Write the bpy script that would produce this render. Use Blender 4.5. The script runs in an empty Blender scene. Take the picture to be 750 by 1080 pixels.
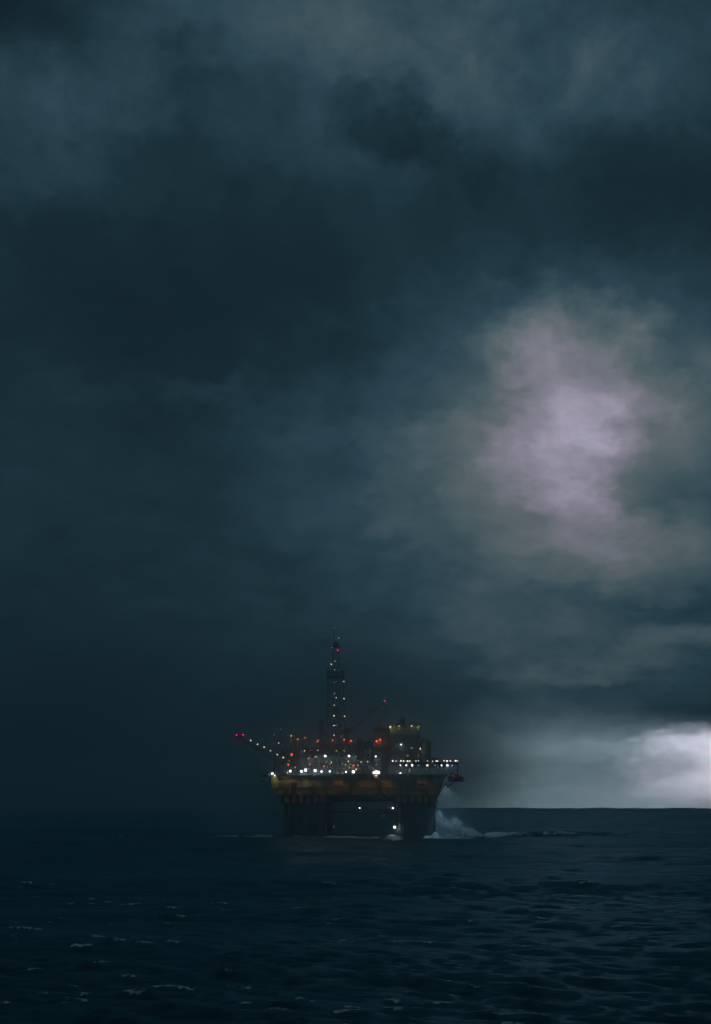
import bpy, math, random
import numpy as np
from mathutils import Vector, Matrix

random.seed(7)
scene = bpy.context.scene
COL = scene.collection
R = math.radians

# ------------------------------------------------------------------ constants
F = 2000.0            # focal length in picture units (picture 750 x 1080)
HOR = 846.5           # true horizon row
CAM_Z = 16.2
RIG_Y = 900.0
RIG_X = (377 - 375) * RIG_Y / F
YAW = R(-2.5)
HAZE_DENSITY = 0.00038
MIST = 0.015

# ------------------------------------------------------------------ helpers
def tag(o, label=None, cat=None, group=None, kind=None):
    if label: o['label'] = label
    if cat: o['category'] = cat
    if group: o['group'] = group
    if kind: o['kind'] = kind
    return o

def empty(name, loc, rz=0.0, parent=None):
    o = bpy.data.objects.new(name, None)
    COL.objects.link(o)
    o.location = loc
    o.rotation_euler = (0, 0, rz)
    o.empty_display_size = 1.0
    if parent: o.parent = parent
    return o

class MB:
    """collects boxes, bars, tubes and prisms and links them as one mesh object"""
    def __init__(self):
        self.v = []; self.f = []; self.m = []
    def add(self, vs, fs, mi=0):
        n = len(self.v)
        self.v += [tuple(p) for p in vs]
        self.f += [tuple(i + n for i in f) for f in fs]
        self.m += [mi] * len(fs)
    def box(self, a, b, mi=0):
        x0, x1 = sorted((a[0], b[0])); y0, y1 = sorted((a[1], b[1])); z0, z1 = sorted((a[2], b[2]))
        vs = [(x0,y0,z0),(x1,y0,z0),(x1,y1,z0),(x0,y1,z0),(x0,y0,z1),(x1,y0,z1),(x1,y1,z1),(x0,y1,z1)]
        self.add(vs, [(3,2,1,0),(4,5,6,7),(0,1,5,4),(1,2,6,5),(2,3,7,6),(3,0,4,7)], mi)
    def bar(self, p, q, w, mi=0, n=4, w2=None):
        p = Vector(p); q = Vector(q); d = q - p
        if d.length < 1e-6: return
        d.normalize()
        up = Vector((0,0,1)) if abs(d.z) < 0.95 else Vector((1,0,0))
        a = d.cross(up).normalized(); b = d.cross(a)
        w2 = w if w2 is None else w2
        vs = []
        for c, r in ((p, w), (q, w2)):
            for i in range(n):
                t = 2*math.pi*(i+0.5)/n
                vs.append(c + (a*math.cos(t) + b*math.sin(t)) * r)
        fs = [(i, (i+1) % n, n + (i+1) % n, n + i) for i in range(n)]
        fs += [tuple(range(n-1, -1, -1)), tuple(range(n, 2*n))]
        self.add(vs, fs, mi)
    def tube(self, p, q, r, mi=0, n=14, r2=None): self.bar(p, q, r, mi, n, r2)
    def prism(self, prof, z0, z1, mi=0):
        n = len(prof)
        vs = [(x, y, z0) for x, y in prof] + [(x, y, z1) for x, y in prof]
        fs = [(i, (i+1) % n, n + (i+1) % n, n + i) for i in range(n)]
        fs += [tuple(range(n-1, -1, -1)), tuple(range(n, 2*n))]
        self.add(vs, fs, mi)
    def prism_y(self, prof, y0, y1, mi=0):          # profile in x,z
        n = len(prof)
        vs = [(x, y0, z) for x, z in prof] + [(x, y1, z) for x, z in prof]
        fs = [(i, (i+1) % n, n + (i+1) % n, n + i) for i in range(n)]
        fs += [tuple(range(n-1, -1, -1)), tuple(range(n, 2*n))]
        self.add(vs, fs, mi)
    def ball(self, c, r, mi=0, nu=12, nv=8, sx=1, sy=1, sz=1):
        vs = []; fs = []
        for j in range(nv + 1):
            ph = math.pi * j / nv
            for i in range(nu):
                th = 2*math.pi*i/nu
                vs.append((c[0] + r*sx*math.sin(ph)*math.cos(th), c[1] + r*sy*math.sin(ph)*math.sin(th), c[2] + r*sz*math.cos(ph)))
        for j in range(nv):
            for i in range(nu):
                fs.append((j*nu+i, (j+1)*nu+i, (j+1)*nu+(i+1) % nu, j*nu+(i+1) % nu))
        self.add(vs, fs, mi)
    def rail(self, p, q, h=1.1, step=2.5, mi=0, w=0.06):
        p = Vector(p); q = Vector(q); L = (q-p).length
        n = max(1, int(L/step))
        for i in range(n+1):
            c = p.lerp(q, i/n)
            self.bar(c, c + Vector((0,0,h)), w, mi)
        for t in (0.5, 1.0):
            self.bar(p + Vector((0,0,h*t)), q + Vector((0,0,h*t)), w, mi)
    def build(self, name, mats, parent=None, smooth=False, bevel=0):
        me = bpy.data.meshes.new(name)
        me.from_pydata(self.v, [], self.f)
        if not isinstance(mats, (list, tuple)): mats = [mats]
        for mt in mats: me.materials.append(mt)
        me.polygons.foreach_set('material_index', self.m)
        if smooth: me.polygons.foreach_set('use_smooth', [True]*len(self.f))
        me.validate(); me.update()
        import bmesh
        bm = bmesh.new(); bm.from_mesh(me)
        bmesh.ops.recalc_face_normals(bm, faces=bm.faces)
        bm.to_mesh(me); bm.free()
        o = bpy.data.objects.new(name, me)
        COL.objects.link(o)
        if parent: o.parent = parent
        if bevel:
            b = o.modifiers.new('bevel', 'BEVEL'); b.width = bevel; b.segments = 2; b.limit_method = 'ANGLE'
        return o

# ------------------------------------------------------------------ node helpers
class NT:
    def __init__(self, nt): self.nt = nt
    def n(self, kind, **kw):
        nd = self.nt.nodes.new(kind)
        for k, v in kw.items(): setattr(nd, k, v)
        return nd
    def lk(self, a, b): self.nt.links.new(a, b)
    def put(self, sock, v):
        if isinstance(v, bpy.types.NodeSocket): self.lk(v, sock)
        else: sock.default_value = v
    def math(self, op, a, b=0.0, c=None, clamp=False):
        nd = self.n('ShaderNodeMath', operation=op); nd.use_clamp = clamp
        self.put(nd.inputs[0], a); self.put(nd.inputs[1], b)
        if c is not None: self.put(nd.inputs[2], c)
        return nd.outputs[0]
    def vmath(self, op, a, b=(0,0,0), scale=None):
        nd = self.n('ShaderNodeVectorMath', operation=op)
        self.put(nd.inputs[0], a)
        if op not in ('LENGTH', 'NORMALIZE', 'SCALE'): self.put(nd.inputs[1], b)
        if scale is not None: self.put(nd.inputs['Scale'], scale)
        return nd.outputs['Value'] if op in ('LENGTH', 'DOT_PRODUCT') else nd.outputs['Vector']
    def noise(self, vec, scale, detail=6, rough=0.55, dist=0.0, out=0):
        nd = self.n('ShaderNodeTexNoise')
        self.put(nd.inputs['Vector'], vec)
        nd.inputs['Scale'].default_value = scale; nd.inputs['Detail'].default_value = detail
        nd.inputs['Roughness'].default_value = rough; nd.inputs['Distortion'].default_value = dist
        return nd.outputs[out]
    def maprange(self, v, a, b, c=0.0, d=1.0, smooth=True):
        nd = self.n('ShaderNodeMapRange')
        nd.interpolation_type = 'SMOOTHSTEP' if smooth else 'LINEAR'
        self.put(nd.inputs[0], v)
        for i, x in enumerate((a, b, c, d)): nd.inputs[i+1].default_value = x
        return nd.outputs[0]
    def mix(self, f, a, b):
        nd = self.n('ShaderNodeMix', data_type='RGBA')
        self.put(nd.inputs[0], f); self.put(nd.inputs[6], a); self.put(nd.inputs[7], b)
        return nd.outputs[2]
    def ramp(self, f, stops, interp='LINEAR'):
        nd = self.n('ShaderNodeValToRGB')
        cr = nd.color_ramp; cr.interpolation = interp
        while len(cr.elements) < len(stops): cr.elements.new(0.5)
        for e, (p, c) in zip(cr.elements, stops):
            e.position = p; e.color = (*c, 1)
        self.put(nd.inputs[0], f)
        return nd.outputs[0]

def new_mat(name):
    m = bpy.data.materials.new(name); m.use_nodes = True
    m.node_tree.nodes.clear()
    t = NT(m.node_tree)
    out = t.n('ShaderNodeOutputMaterial')
    return m, t, out

def srgb(r, g, b):
    def f(c):
        c /= 255.0
        return c/12.92 if c <= 0.04045 else ((c+0.055)/1.055)**2.4
    return (f(r), f(g), f(b))

def painted_steel(name, col, rust=0.35, rough=0.5, scale=0.12, col2=None, metal=0.0):
    m, t, out = new_mat(name)
    tc = t.n('ShaderNodeTexCoord').outputs['Object']
    st = t.vmath('MULTIPLY', tc, (1.0, 1.0, 0.16))           # rust runs down
    n1 = t.noise(st, scale*4, 8, 0.62)
    n2 = t.noise(tc, scale, 5, 0.6)
    k = t.math('MULTIPLY_ADD', n1, 0.6, t.math('MULTIPLY', n2, 0.55))
    mask = t.maprange(k, 0.72 - rust*0.4, 0.86 - rust*0.25)
    c2 = col2 or tuple(c*0.62 for c in col)
    base = t.mix(t.maprange(n2, 0.35, 0.7), (*col, 1), (*c2, 1))
    rustc = t.mix(t.noise(tc, scale*9, 4), (0.045, 0.022, 0.010, 1), (0.12, 0.055, 0.018, 1))
    c = t.mix(mask, base, rustc)
    b = t.n('ShaderNodeBsdfPrincipled')
    t.put(b.inputs['Base Color'], c)
    t.put(b.inputs['Roughness'], t.math('MULTIPLY_ADD', mask, 0.3, rough))
    b.inputs['Metallic'].default_value = metal
    bp = t.n('ShaderNodeBump'); bp.inputs['Strength'].default_value = 0.35; bp.inputs['Distance'].default_value = 0.05
    t.put(bp.inputs['Height'], n1); t.lk(bp.outputs[0], b.inputs['Normal'])
    t.lk(b.outputs[0], out.inputs[0])
    return m

def emit_mat(name, col, strength):
    m, t, out = new_mat(name)
    e = t.n('ShaderNodeEmission')
    e.inputs[0].default_value = (*col, 1); e.inputs[1].default_value = strength
    t.lk(e.outputs[0], out.inputs[0])
    m.cycles.emission_sampling = 'NONE'      # the point lamps beside the lenses do the lighting
    return m

M = {
    'ochre':  painted_steel('ochre_hull_paint', (0.46, 0.23, 0.03), 0.55, 0.6, 0.11, (0.20, 0.095, 0.015)),
    'column': painted_steel('grey_column_paint', (0.10, 0.12, 0.125), 0.28, 0.6, 0.12, (0.06, 0.07, 0.075)),
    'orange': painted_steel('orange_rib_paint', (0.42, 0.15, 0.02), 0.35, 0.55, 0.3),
    'dark':   painted_steel('dark_grey_steel', (0.045, 0.05, 0.052), 0.2, 0.6, 0.3),
    'grey':   painted_steel('weathered_grey_steel', (0.12, 0.13, 0.13), 0.22, 0.55, 0.2),
    'pale':   painted_steel('pale_accommodation_paint', (0.30, 0.32, 0.30), 0.2, 0.5, 0.2),
    'green':  painted_steel('green_grey_module_paint', (0.12, 0.14, 0.11), 0.25, 0.55, 0.2),
    'red':    painted_steel('red_lifeboat_paint', (0.45, 0.06, 0.025), 0.1, 0.4, 0.4),
    'lattice':painted_steel('lattice_steel', (0.07, 0.075, 0.08), 0.2, 0.6, 0.3),
    'e_white': emit_mat('white_lamp', (1.0, 0.90, 0.95), 5.0),
    'e_flood': emit_mat('bright_floodlight', (1.0, 0.95, 0.97), 14.0),
    'e_pink':  emit_mat('pinkish_deck_lamp', (1.0, 0.79, 0.73), 3.0),
    'e_warm':  emit_mat('warm_lamp', (1.0, 0.80, 0.62), 1.6),
    'e_dim':   emit_mat('dim_warm_lamp', (0.9, 0.75, 0.45), 0.45),
    'e_yell':  emit_mat('yellow_lamp', (1.0, 0.86, 0.40), 1.6),
    'e_green': emit_mat('green_yellow_lamp', (0.55, 0.62, 0.12), 0.5),
    'e_cool':  emit_mat('cool_small_lamp', (0.45, 0.72, 0.80), 0.5),
    'e_orange':emit_mat('orange_red_lamp', (1.0, 0.13, 0.05), 2.2),
    'e_red':   emit_mat('red_warning_lamp', (1.0, 0.015, 0.12), 3.0),
    'e_win':   emit_mat('lit_window', (0.80, 0.62, 0.25), 0.28),
}

# ------------------------------------------------------------------ sky (world)
def dirpx(x, y):
    return Vector((x - 375.0, F, HOR - y)).normalized()

def build_world():
    w = bpy.data.worlds.new('World'); scene.world = w
    w.use_nodes = True
    w.node_tree.nodes.clear()
    t = NT(w.node_tree)
    out = t.n('ShaderNodeOutputWorld')
    d = t.n('ShaderNodeTexCoord').outputs['Generated']
    # flow of the cloud deck: layers flatten a little towards the horizon
    sd = t.n('ShaderNodeSeparateXYZ'); t.lk(d, sd.inputs[0])
    zl = t.math('MULTIPLY', t.math('LOGARITHM', t.math('ADD', t.math('MAXIMUM', sd.outputs[2], -0.02), 0.22), math.e), 0.62)
    cp_ = t.n('ShaderNodeCombineXYZ'); t.lk(sd.outputs[0], cp_.inputs[0]); t.lk(sd.outputs[1], cp_.inputs[1]); t.lk(zl, cp_.inputs[2])
    p = t.vmath('ADD', cp_.outputs[0], SKY_SEED)
    wn1 = t.noise(p, 7.0, 5, 0.6, 0.0, 1)
    wn2 = t.noise(p, 26.0, 6, 0.62, 0.0, 1)
    w1 = t.vmath('SUBTRACT', wn1, (0.5, 0.5, 0.5))
    w2 = t.vmath('SUBTRACT', wn2, (0.5, 0.5, 0.5))
    warp = t.vmath('ADD', t.vmath('SCALE', w1, scale=0.075), t.vmath('SCALE', w2, scale=0.055))
    flat = t.n('ShaderNodeCombineXYZ'); flat.inputs[0].default_value = 1.0; flat.inputs[1].default_value = 1.0
    t.lk(t.maprange(sd.outputs[2], 0.0, 0.22, 0.35, 1.0), flat.inputs[2])
    warp = t.vmath('MULTIPLY', warp, flat.outputs[0])
    dw = t.vmath('ADD', d, warp)
    dsoft = t.vmath('ADD', d, t.vmath('SCALE', warp, scale=0.6))
    total = None
    def blob(x, y, rx, ry, amp, src=None, rot=0.0, inner=0.0):
        nonlocal total
        c = dirpx(x, y)
        v = t.vmath('SUBTRACT', src or dw, tuple(c))
        if rot:
            r = t.n('ShaderNodeVectorRotate'); r.rotation_type = 'Y_AXIS'
            t.put(r.inputs['Vector'], v); r.inputs['Angle'].default_value = R(rot); v = r.outputs[0]
        v = t.vmath('MULTIPLY', v, (F/rx, F/(2.0*max(rx, ry)), F/ry))
        l = t.vmath('LENGTH', v)
        s = t.maprange(l, 1.0, inner, 0.0, amp)
        total = s if total is None else t.math('ADD', total, s)
    for b in SKY_BLOBS: blob(*b[:5], src=(dsoft if len(b) > 5 and b[5] else None), rot=(b[6] if len(b) > 6 else 0.0), inner=(b[7] if len(b) > 7 else 0.0))
    # fine cloud structure
    f1 = t.noise(t.vmath('ADD', p, t.vmath('SCALE', w1, scale=0.10)), 11.0, 9, 0.58)
    f2 = t.noise(t.vmath('ADD', p, t.vmath('SCALE', w2, scale=0.06)), 34.0, 8, 0.6)
    mod = t.math('ADD', t.math('MULTIPLY', t.math('SUBTRACT', f1, 0.5), 1.2), t.math('MULTIPLY', t.math('SUBTRACT', f2, 0.5), 0.7))
    mod = t.math('MAXIMUM', t.math('ADD', mod, 1.0), 0.25)
    tot = t.math('MAXIMUM', t.math('ADD', total, SKY_BASE), 0.02)
    mod = t.math('ADD', 1.0, t.math('MULTIPLY', t.math('SUBTRACT', mod, 1.0), t.math('MULTIPLY', t.maprange(tot, 0.2, 0.7, 1.0, 0.55), t.maprange(tot, 0.06, 0.22, 0.5, 1.0))))
    L = t.math('MULTIPLY', tot, mod)
    L = t.math('ADD', t.math('MINIMUM', L, 0.66), t.math('MULTIPLY', t.math('MAXIMUM', t.math('SUBTRACT', L, 0.66), 0.0), 0.7))
    # L is on a display-like scale: 1 = brightest gap in the cloud
    colr = t.ramp(L, SKY_RAMP)
    for gi, (x, y, rx, ry, amp, c) in enumerate(SKY_GLOWS):
        v = t.vmath('MULTIPLY', t.vmath('SUBTRACT', dw if gi < 3 else dsoft, tuple(dirpx(x, y))), (F/rx, F/(2.0*max(rx, ry)), F/ry))
        s = t.maprange(t.vmath('LENGTH', v), 1.0, 0.0, 0.0, amp)
        s = t.math('MULTIPLY', s, t.math('MULTIPLY_ADD', mod, 0.9, 0.1))
        colr = t.vmath('ADD', colr, t.vmath('SCALE', (c[0], c[1], c[2]), scale=s))
    sepd = t.n('ShaderNodeSeparateXYZ'); t.lk(d, sepd.inputs[0])
    colr = t.vmath('SCALE', colr, scale=t.maprange(sepd.outputs[1], 0.35, 0.90, 0.22, 1.0))     # unseen sky overhead and behind dimmed to darken haze and near sea
    sky = t.n('ShaderNodeTexSky'); sky.sky_type = 'NISHITA'; sky.sun_disc = False
    sky.sun_elevation = SUN_EL; sky.sun_rotation = SUN_ROT
    bg1 = t.n('ShaderNodeBackground'); t.lk(colr, bg1.inputs[0]); bg1.inputs[1].default_value = 1.0
    bg2 = t.n('ShaderNodeBackground'); t.lk(sky.outputs[0], bg2.inputs[0]); bg2.inputs[1].default_value = 0.0002
    add = t.n('ShaderNodeAddShader'); t.lk(bg1.outputs[0], add.inputs[0]); t.lk(bg2.outputs[0], add.inputs[1])
    t.lk(add.outputs[0], out.inputs[0])
    w.cycles.sampling_method = 'MANUAL'; w.cycles.sample_map_resolution = 1024

SUN_EL, SUN_ROT = R(52), R(205)
SKY_BASE = 0.155
SKY_SEED = (4.4, 8.8, 0.9)
# x, y, rx, ry, amplitude, soft?, rotation, inner
SKY_BLOBS = [
    # upper lighter cloud band with its torn underside
    (420, 20, 700, 200, 0.165, 1),
    (620, 92, 170, 62, 0.08),
    (505, 125, 140, 60, 0.085, 0, -30, 0.0),
    (330, 15, 190, 70, 0.05),
    (85, 110, 150, 70, 0.11),
    (60, 185, 130, 50, 0.07),
    (690, 40, 120, 50, 0.06),
    (0, 0, 120, 70, -0.14, 1),
    (405, 135, 75, 42, -0.10, 0, -15, 0.2),
    (195, 45, 55, 25, -0.08),
    (240, 100, 90, 40, -0.05),
    # dark belt
    (280, 310, 460, 110, -0.045, 1),
    (690, 205, 170, 110, -0.06, 1),
    # bright gap and the lit cloud round it
    (600, 465, 420, 280, 0.31, 1),
    (570, 350, 130, 60, 0.09),
    (500, 480, 150, 100, 0.06),
    (640, 575, 190, 55, 0.10),
    (608, 450, 205, 200, 0.14, 1),
    (592, 362, 115, 95, 0.20, 0, 0, 0.1),
    (650, 415, 95, 62, 0.14, 0, 12, 0.15),
    (590, 470, 100, 100, 0.18, 0, 0, 0.15),
    (605, 525, 75, 45, 0.12, 0, 0, 0.1),
    (690, 512, 75, 40, -0.09, 0, -10, 0.3),
    # banks between the gap and the horizon
    (640, 700, 460, 220, 0.17, 1),
    (660, 635, 190, 32, -0.10, 0, 4),
    (715, 672, 120, 28, 0.17, 0, 10, 0.1),
    (600, 712, 160, 17, 0.12, 0, 7, 0.1),
    (720, 705, 70, 14, 0.06, 0, 5),
    (640, 752, 260, 30, -0.09, 0, 3),
    (560, 800, 260, 90, 0.10, 1),
    (510, 690, 260, 200, 0.06, 1),
    (480, 800, 150, 110, 0.07, 1),
    # left
    (190, 415, 170, 30, 0.06),
    (360, 450, 160, 40, 0.05),
    (240, 600, 280, 130, 0.04, 1),
    (60, 830, 380, 300, -0.09, 1),
    (40, 870, 320, 150, -0.05, 1),
]
# clear slits under the cloud near the horizon, seen through kilometres of rain
SKY_GLOWS = [
    (752, 814, 125, 58, 3.0, (0.97, 0.90, 1.08)),
    (777, 806, 85, 50, 1.2, (0.97, 0.90, 1.08)),
    (708, 848, 175, 100, 0.85, (0.78, 0.94, 1.08)),
    (595, 866, 250, 140, 0.88, (0.68, 0.95, 1.04)),
]
SKY_RAMP = [
    (0.00, srgb(3, 14, 20)),
    (0.10, srgb(20, 37, 45)),
    (0.18, srgb(28, 50, 59)),
    (0.32, srgb(46, 72, 83)),
    (0.45, srgb(72, 92, 100)),
    (0.58, srgb(98, 110, 115)),
    (0.67, srgb(122, 125, 136)),
    (0.75, srgb(145, 141, 158)),
    (0.90, srgb(192, 186, 208)),
    (1.00, srgb(225, 220, 240)),
]
build_world()

# what little daylight comes through the thick cloud: weak and broad
sl = bpy.data.lights.new('sun', 'SUN'); sl.energy = 0.24; sl.angle = R(40); sl.color = (0.52, 0.82, 1.0)
so = bpy.data.objects.new('sun', sl); COL.objects.link(so)
sdir = Vector((math.sin(SUN_ROT)*math.cos(SUN_EL), math.cos(SUN_ROT)*math.cos(SUN_EL), math.sin(SUN_EL)))
so.rotation_euler = (-sdir).to_track_quat('-Z', 'Y').to_euler()
so.location = (0, 0, 300)

# ------------------------------------------------------------------ rig coordinate frame
CY, SY = math.cos(YAW), math.sin(YAW)
def L(x, y, dep):
    """picture point at a distance of RIG_Y + dep from the camera -> rig-local metres"""
    Y = RIG_Y + dep
    X = (x - 375.0) * Y / F - RIG_X
    Z = CAM_Z + (HOR - y) * Y / F
    yy = dep
    return (CY*X + SY*yy, -SY*X + CY*yy, Z)
def lx(x, dep=-34): return L(x, 0, dep)[0]
def lz(y, dep=-34): return L(0, y, dep)[2]

# ------------------------------------------------------------------ sea
def build_sea():
    rng = np.random.default_rng(11)
    # range rows: fine near, coarse far
    rows = [20.0]
    while rows[-1] < 5140:
        r = rows[-1]
        if r < 110: s = 2.0
        elif 835 < r < 950: s = 1.15
        elif r < 1100: s = 0.40 + (r-110)*0.0030
        else: s = 3.4 + (r-1100)*0.0042
        rows.append(r + s)
    rows = np.array(rows)
    fine = np.radians(np.linspace(-16, 16, 640))
    coarse = np.radians(np.concatenate([np.linspace(18, 180, 54), ]))
    ang = np.concatenate([-coarse[::-1][1:], fine, coarse])
    NA, NR = len(ang), len(rows)
    RR, AA = np.meshgrid(rows, ang, indexing='ij')
    X = RR*np.sin(AA); Y = RR*np.cos(AA)
    dr = np.gradient(rows)[:, None]*np.ones_like(RR)
    da = np.gradient(ang)[None, :]*RR
    sp = np.maximum(dr, da*0.9)
    Z = np.zeros_like(X); DX = np.zeros_like(X); DY = np.zeros_like(X); J = np.zeros_like(X)
    wind = R(-105)                        # waves run towards the camera and a bit to the left
    lams = np.exp(rng.uniform(np.log(1.1), np.log(130), 185))
    for lam in lams:
        th = wind + rng.normal(0, 0.42 if lam < 12 else 0.32)
        k = 2*np.pi/lam
        a = 0.0082*lam if lam < 2.6 else 0.0082*2.6*(lam/2.6)**0.12
        a *= rng.uniform(0.5, 1.4)
        ph = rng.uniform(0, 2*np.pi)
        fade = np.clip((lam/sp - 2.2)/2.5, 0, 1)
        arg = k*(X*np.cos(th) + Y*np.sin(th)) + ph
        c, s = np.cos(arg), np.sin(arg)
        Z += a*fade*c
        DX -= 0.9*a*fade*np.cos(th)*s; DY -= 0.9*a*fade*np.sin(th)*s
        J += a*k*fade*c
    for lam in np.exp(rng.uniform(np.log(85), np.log(210), 9)):      # long swell
        th = wind + rng.normal(0, 0.35); k = 2*np.pi/lam; ph = rng.uniform(0, 2*np.pi)
        fade = np.clip((lam/sp - 2.2)/2.5, 0, 1)
        arg = k*(X*np.cos(th) + Y*np.sin(th)) + ph
        Z += rng.uniform(0.35, 0.75)*fade*np.cos(arg)
    # foam where crests bunch up, only in patches
    def patch(sc, seed):
        r2 = np.random.default_rng(seed); o = np.zeros_like(X)
        for _ in range(14):
            t = r2.uniform(0, 2*np.pi); kk = 2*np.pi/(sc*r2.uniform(0.6, 1.6))
            o += np.cos(kk*(X*np.cos(t)+Y*np.sin(t)) + r2.uniform(0, 6.28))
        return o/np.sqrt(7.0)
    P1 = patch(70, 3); P2 = patch(16, 5); P3 = patch(5.5, 8)
    jn = J/np.std(J[(RR > 120) & (RR < 600)])
    foam = np.clip((jn - 1.0)/0.6, 0, 1)*np.clip((P1 + 0.6)/0.9, 0, 1)*np.clip((P2 - 0.0)/0.6, 0, 1)*np.clip((P3 - 0.1)/0.7, 0, 1)*2.0
    foam = np.clip(foam, 0, 0.62)
    foam *= np.clip((RR-90)/60, 0, 1)
    # water round the rig legs: run-up and churned foam
    cx, cyy = RIG_X, RIG_Y
    Xl = CY*(X-cx) + SY*(Y-cyy); Yl = -SY*(X-cx) + CY*(Y-cyy)
    chur = np.zeros_like(X); up = np.zeros_like(X)
    for (x0, x1, y0, y1, runup) in COLUMN_RECTS:
        ddx = np.maximum(np.maximum(x0 - Xl, Xl - x1), 0); ddy = np.maximum(np.maximum(y0 - Yl, Yl - y1), 0)
        dd = np.hypot(ddx, ddy)
        side = np.clip(0.8 + 0.3*(Xl-(x0+x1)/2)/9, 0.4, 1.1)
        chur = np.maximum(chur, np.exp(-dd/3.8)*(0.55+0.45*side)*(0.8 + 0.5*P2))
        up += runup*np.exp(-(dd/3.2)**2)*np.clip(0.6 + 0.2*P2 + 0.25*P3 + 0.25*np.sin(Xl*0.9)*np.sin(Xl*0.37+1), 0.1, 1.2)*side
    # drifting wake to the right of the rig and a faint line of broken water through the legs
    x9 = COLUMN_RECTS[1][1]
    wk = np.exp(-((Yl + 40 + 4*P1)/9.0)**2)*np.clip((Xl - x9 + 6)/8, 0, 1)*np.clip((x9 + 62 - Xl)/40, 0, 1)
    def crest(y0, amp, wl, ph, w, xa, xb, soft):
        return np.exp(-((Yl - y0 - amp*np.sin(Xl*2*np.pi/wl + ph) - 1.2*P2)/w)**2)*np.clip((Xl - xa)/soft, 0, 1)*np.clip((xb - Xl)/soft, 0, 1)
    x8 = COLUMN_RECTS[0][0]
    lnk = np.clip(0.95*crest(-42, 4, 70, 0.4, 2.4, x8 - 24, x8 + 16, 9) + 0.75*crest(-33, 3, 45, 2.0, 2.2, x8 - 40, x8 - 2, 10)
          + 1.0*crest(-38, 5, 80, 1.1, 2.6, x8 + 14, x9 - 12, 8) + 0.6*crest(-52, 3, 60, 0.0, 2.2, x8 + 40, x9 + 22, 12), 0, 1)
    lnk *= np.clip(0.85 + 0.3*P1 + 0.25*P2 + 0.2*P3, 0.0, 1)
    wk2 = crest(-39, 3, 60, 0.5, 3.0, x9 - 2, x9 + 72, 16)*np.clip(0.7 + 0.3*P2 + 0.3*P3, 0, 1)
    blob2 = np.exp(-((Yl + 30)/9)**2 - ((Xl - x9 - 62)/11)**2)
    foam = np.clip(foam + chur*1.1 + lnk*1.0 + blob2*(0.4+0.6*P2) + wk*(0.20 + 0.45*P2) + wk2*1.0, 0, 1)
    aer = np.clip(wk*1.1 + wk2 + chur*0.5 + blob2*0.4, 0, 1)
    Z = Z + np.clip(up, 0, None) + 1.3*blob2 + 2.0*lnk + 2.2*wk2
    calm = 1.0
    X2 = X + DX; Y2 = Y + DY
    verts = np.stack([X2, Y2, Z], -1).reshape(-1, 3)
    idx = np.arange(NR*NA).reshape(NR, NA)
    q = np.stack([idx[:-1, :-1], idx[:-1, 1:], idx[1:, 1:], idx[1:, :-1]], -1).reshape(-1, 4)
    # close the seam behind the camera and the small disc under it
    seam = np.stack([idx[:-1, -1], idx[:-1, 0], idx[1:, 0], idx[1:, -1]], -1).reshape(-1, 4)
    q = np.concatenate([q, seam])[:, ::-1]
    nv = len(verts); nf = len(q)
    me = bpy.data.meshes.new('sea')
    verts = np.concatenate([verts, [[0, 0, 0]]])
    tri = np.stack([idx[0, :], np.roll(idx[0, :], -1), np.full(NA, nv)], -1)
    me.vertices.add(nv+1); me.vertices.foreach_set('co', verts.astype(np.float32).ravel())
    loops = np.concatenate([q.ravel(), tri.ravel()]).astype(np.int32)
    starts = np.concatenate([np.arange(nf)*4, nf*4 + np.arange(NA)*3]).astype(np.int32)
    me.loops.add(len(loops)); me.loops.foreach_set('vertex_index', loops)
    me.polygons.add(len(starts)); me.polygons.foreach_set('loop_start', starts)
    me.polygons.foreach_set('use_smooth', np.ones(len(starts), dtype=bool))
    for nm, arr in (('foam', foam), ('aeration', aer)):
        at = me.attributes.new(nm, 'FLOAT', 'POINT')
        at.data.foreach_set('value', np.concatenate([arr.ravel(), [0]]).astype(np.float32))
    me.update(calc_edges=True)
    # material
    m, t, out = new_mat('sea_water')
    geo = t.n('ShaderNodeNewGeometry').outputs['Position']
    fo = t.n('ShaderNodeAttribute', attribute_name='foam').outputs['Fac']
    ae = t.n('ShaderNodeAttribute', attribute_name='aeration').outputs['Fac']
    lace = t.noise(t.vmath('MULTIPLY', geo, (0.8, 1.0, 1.0)), 1.3, 7, 0.7, 0.8)
    fine_ = t.noise(geo, 3.5, 5, 0.65)
    fm = t.math('MULTIPLY', t.math('ADD', fo, t.math('MULTIPLY', t.math('SUBTRACT', lace, 0.5), 2.2)), 1.0)
    fm = t.maprange(fm, 0.30, 0.85)
    fm = t.math('MULTIPLY', fm, t.maprange(fo, 0.03, 0.25))
    big = t.noise(t.vmath('MULTIPLY', geo, (0.55, 1.0, 0.0)), 0.085, 5, 0.6)
    ripple = t.math('ADD', t.math('MULTIPLY', big, 2.6), t.math('ADD', t.noise(t.vmath('MULTIPLY', geo, (0.6, 1.0, 1.0)), 0.55, 6, 0.62), t.math('MULTIPLY', t.noise(geo, 2.2, 6, 0.65), 0.6)))
    bp = t.n('ShaderNodeBump'); bp.inputs['Strength'].default_value = 0.65; bp.inputs['Distance'].default_value = 0.75
    t.put(bp.inputs['Height'], ripple); nrm = bp.outputs[0]
    dif = t.n('ShaderNodeBsdfDiffuse'); t.put(dif.inputs['Color'], t.mix(ae, (0.004, 0.016, 0.022, 1), (0.05, 0.13, 0.10, 1))); t.lk(nrm, dif.inputs['Normal'])
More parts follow.
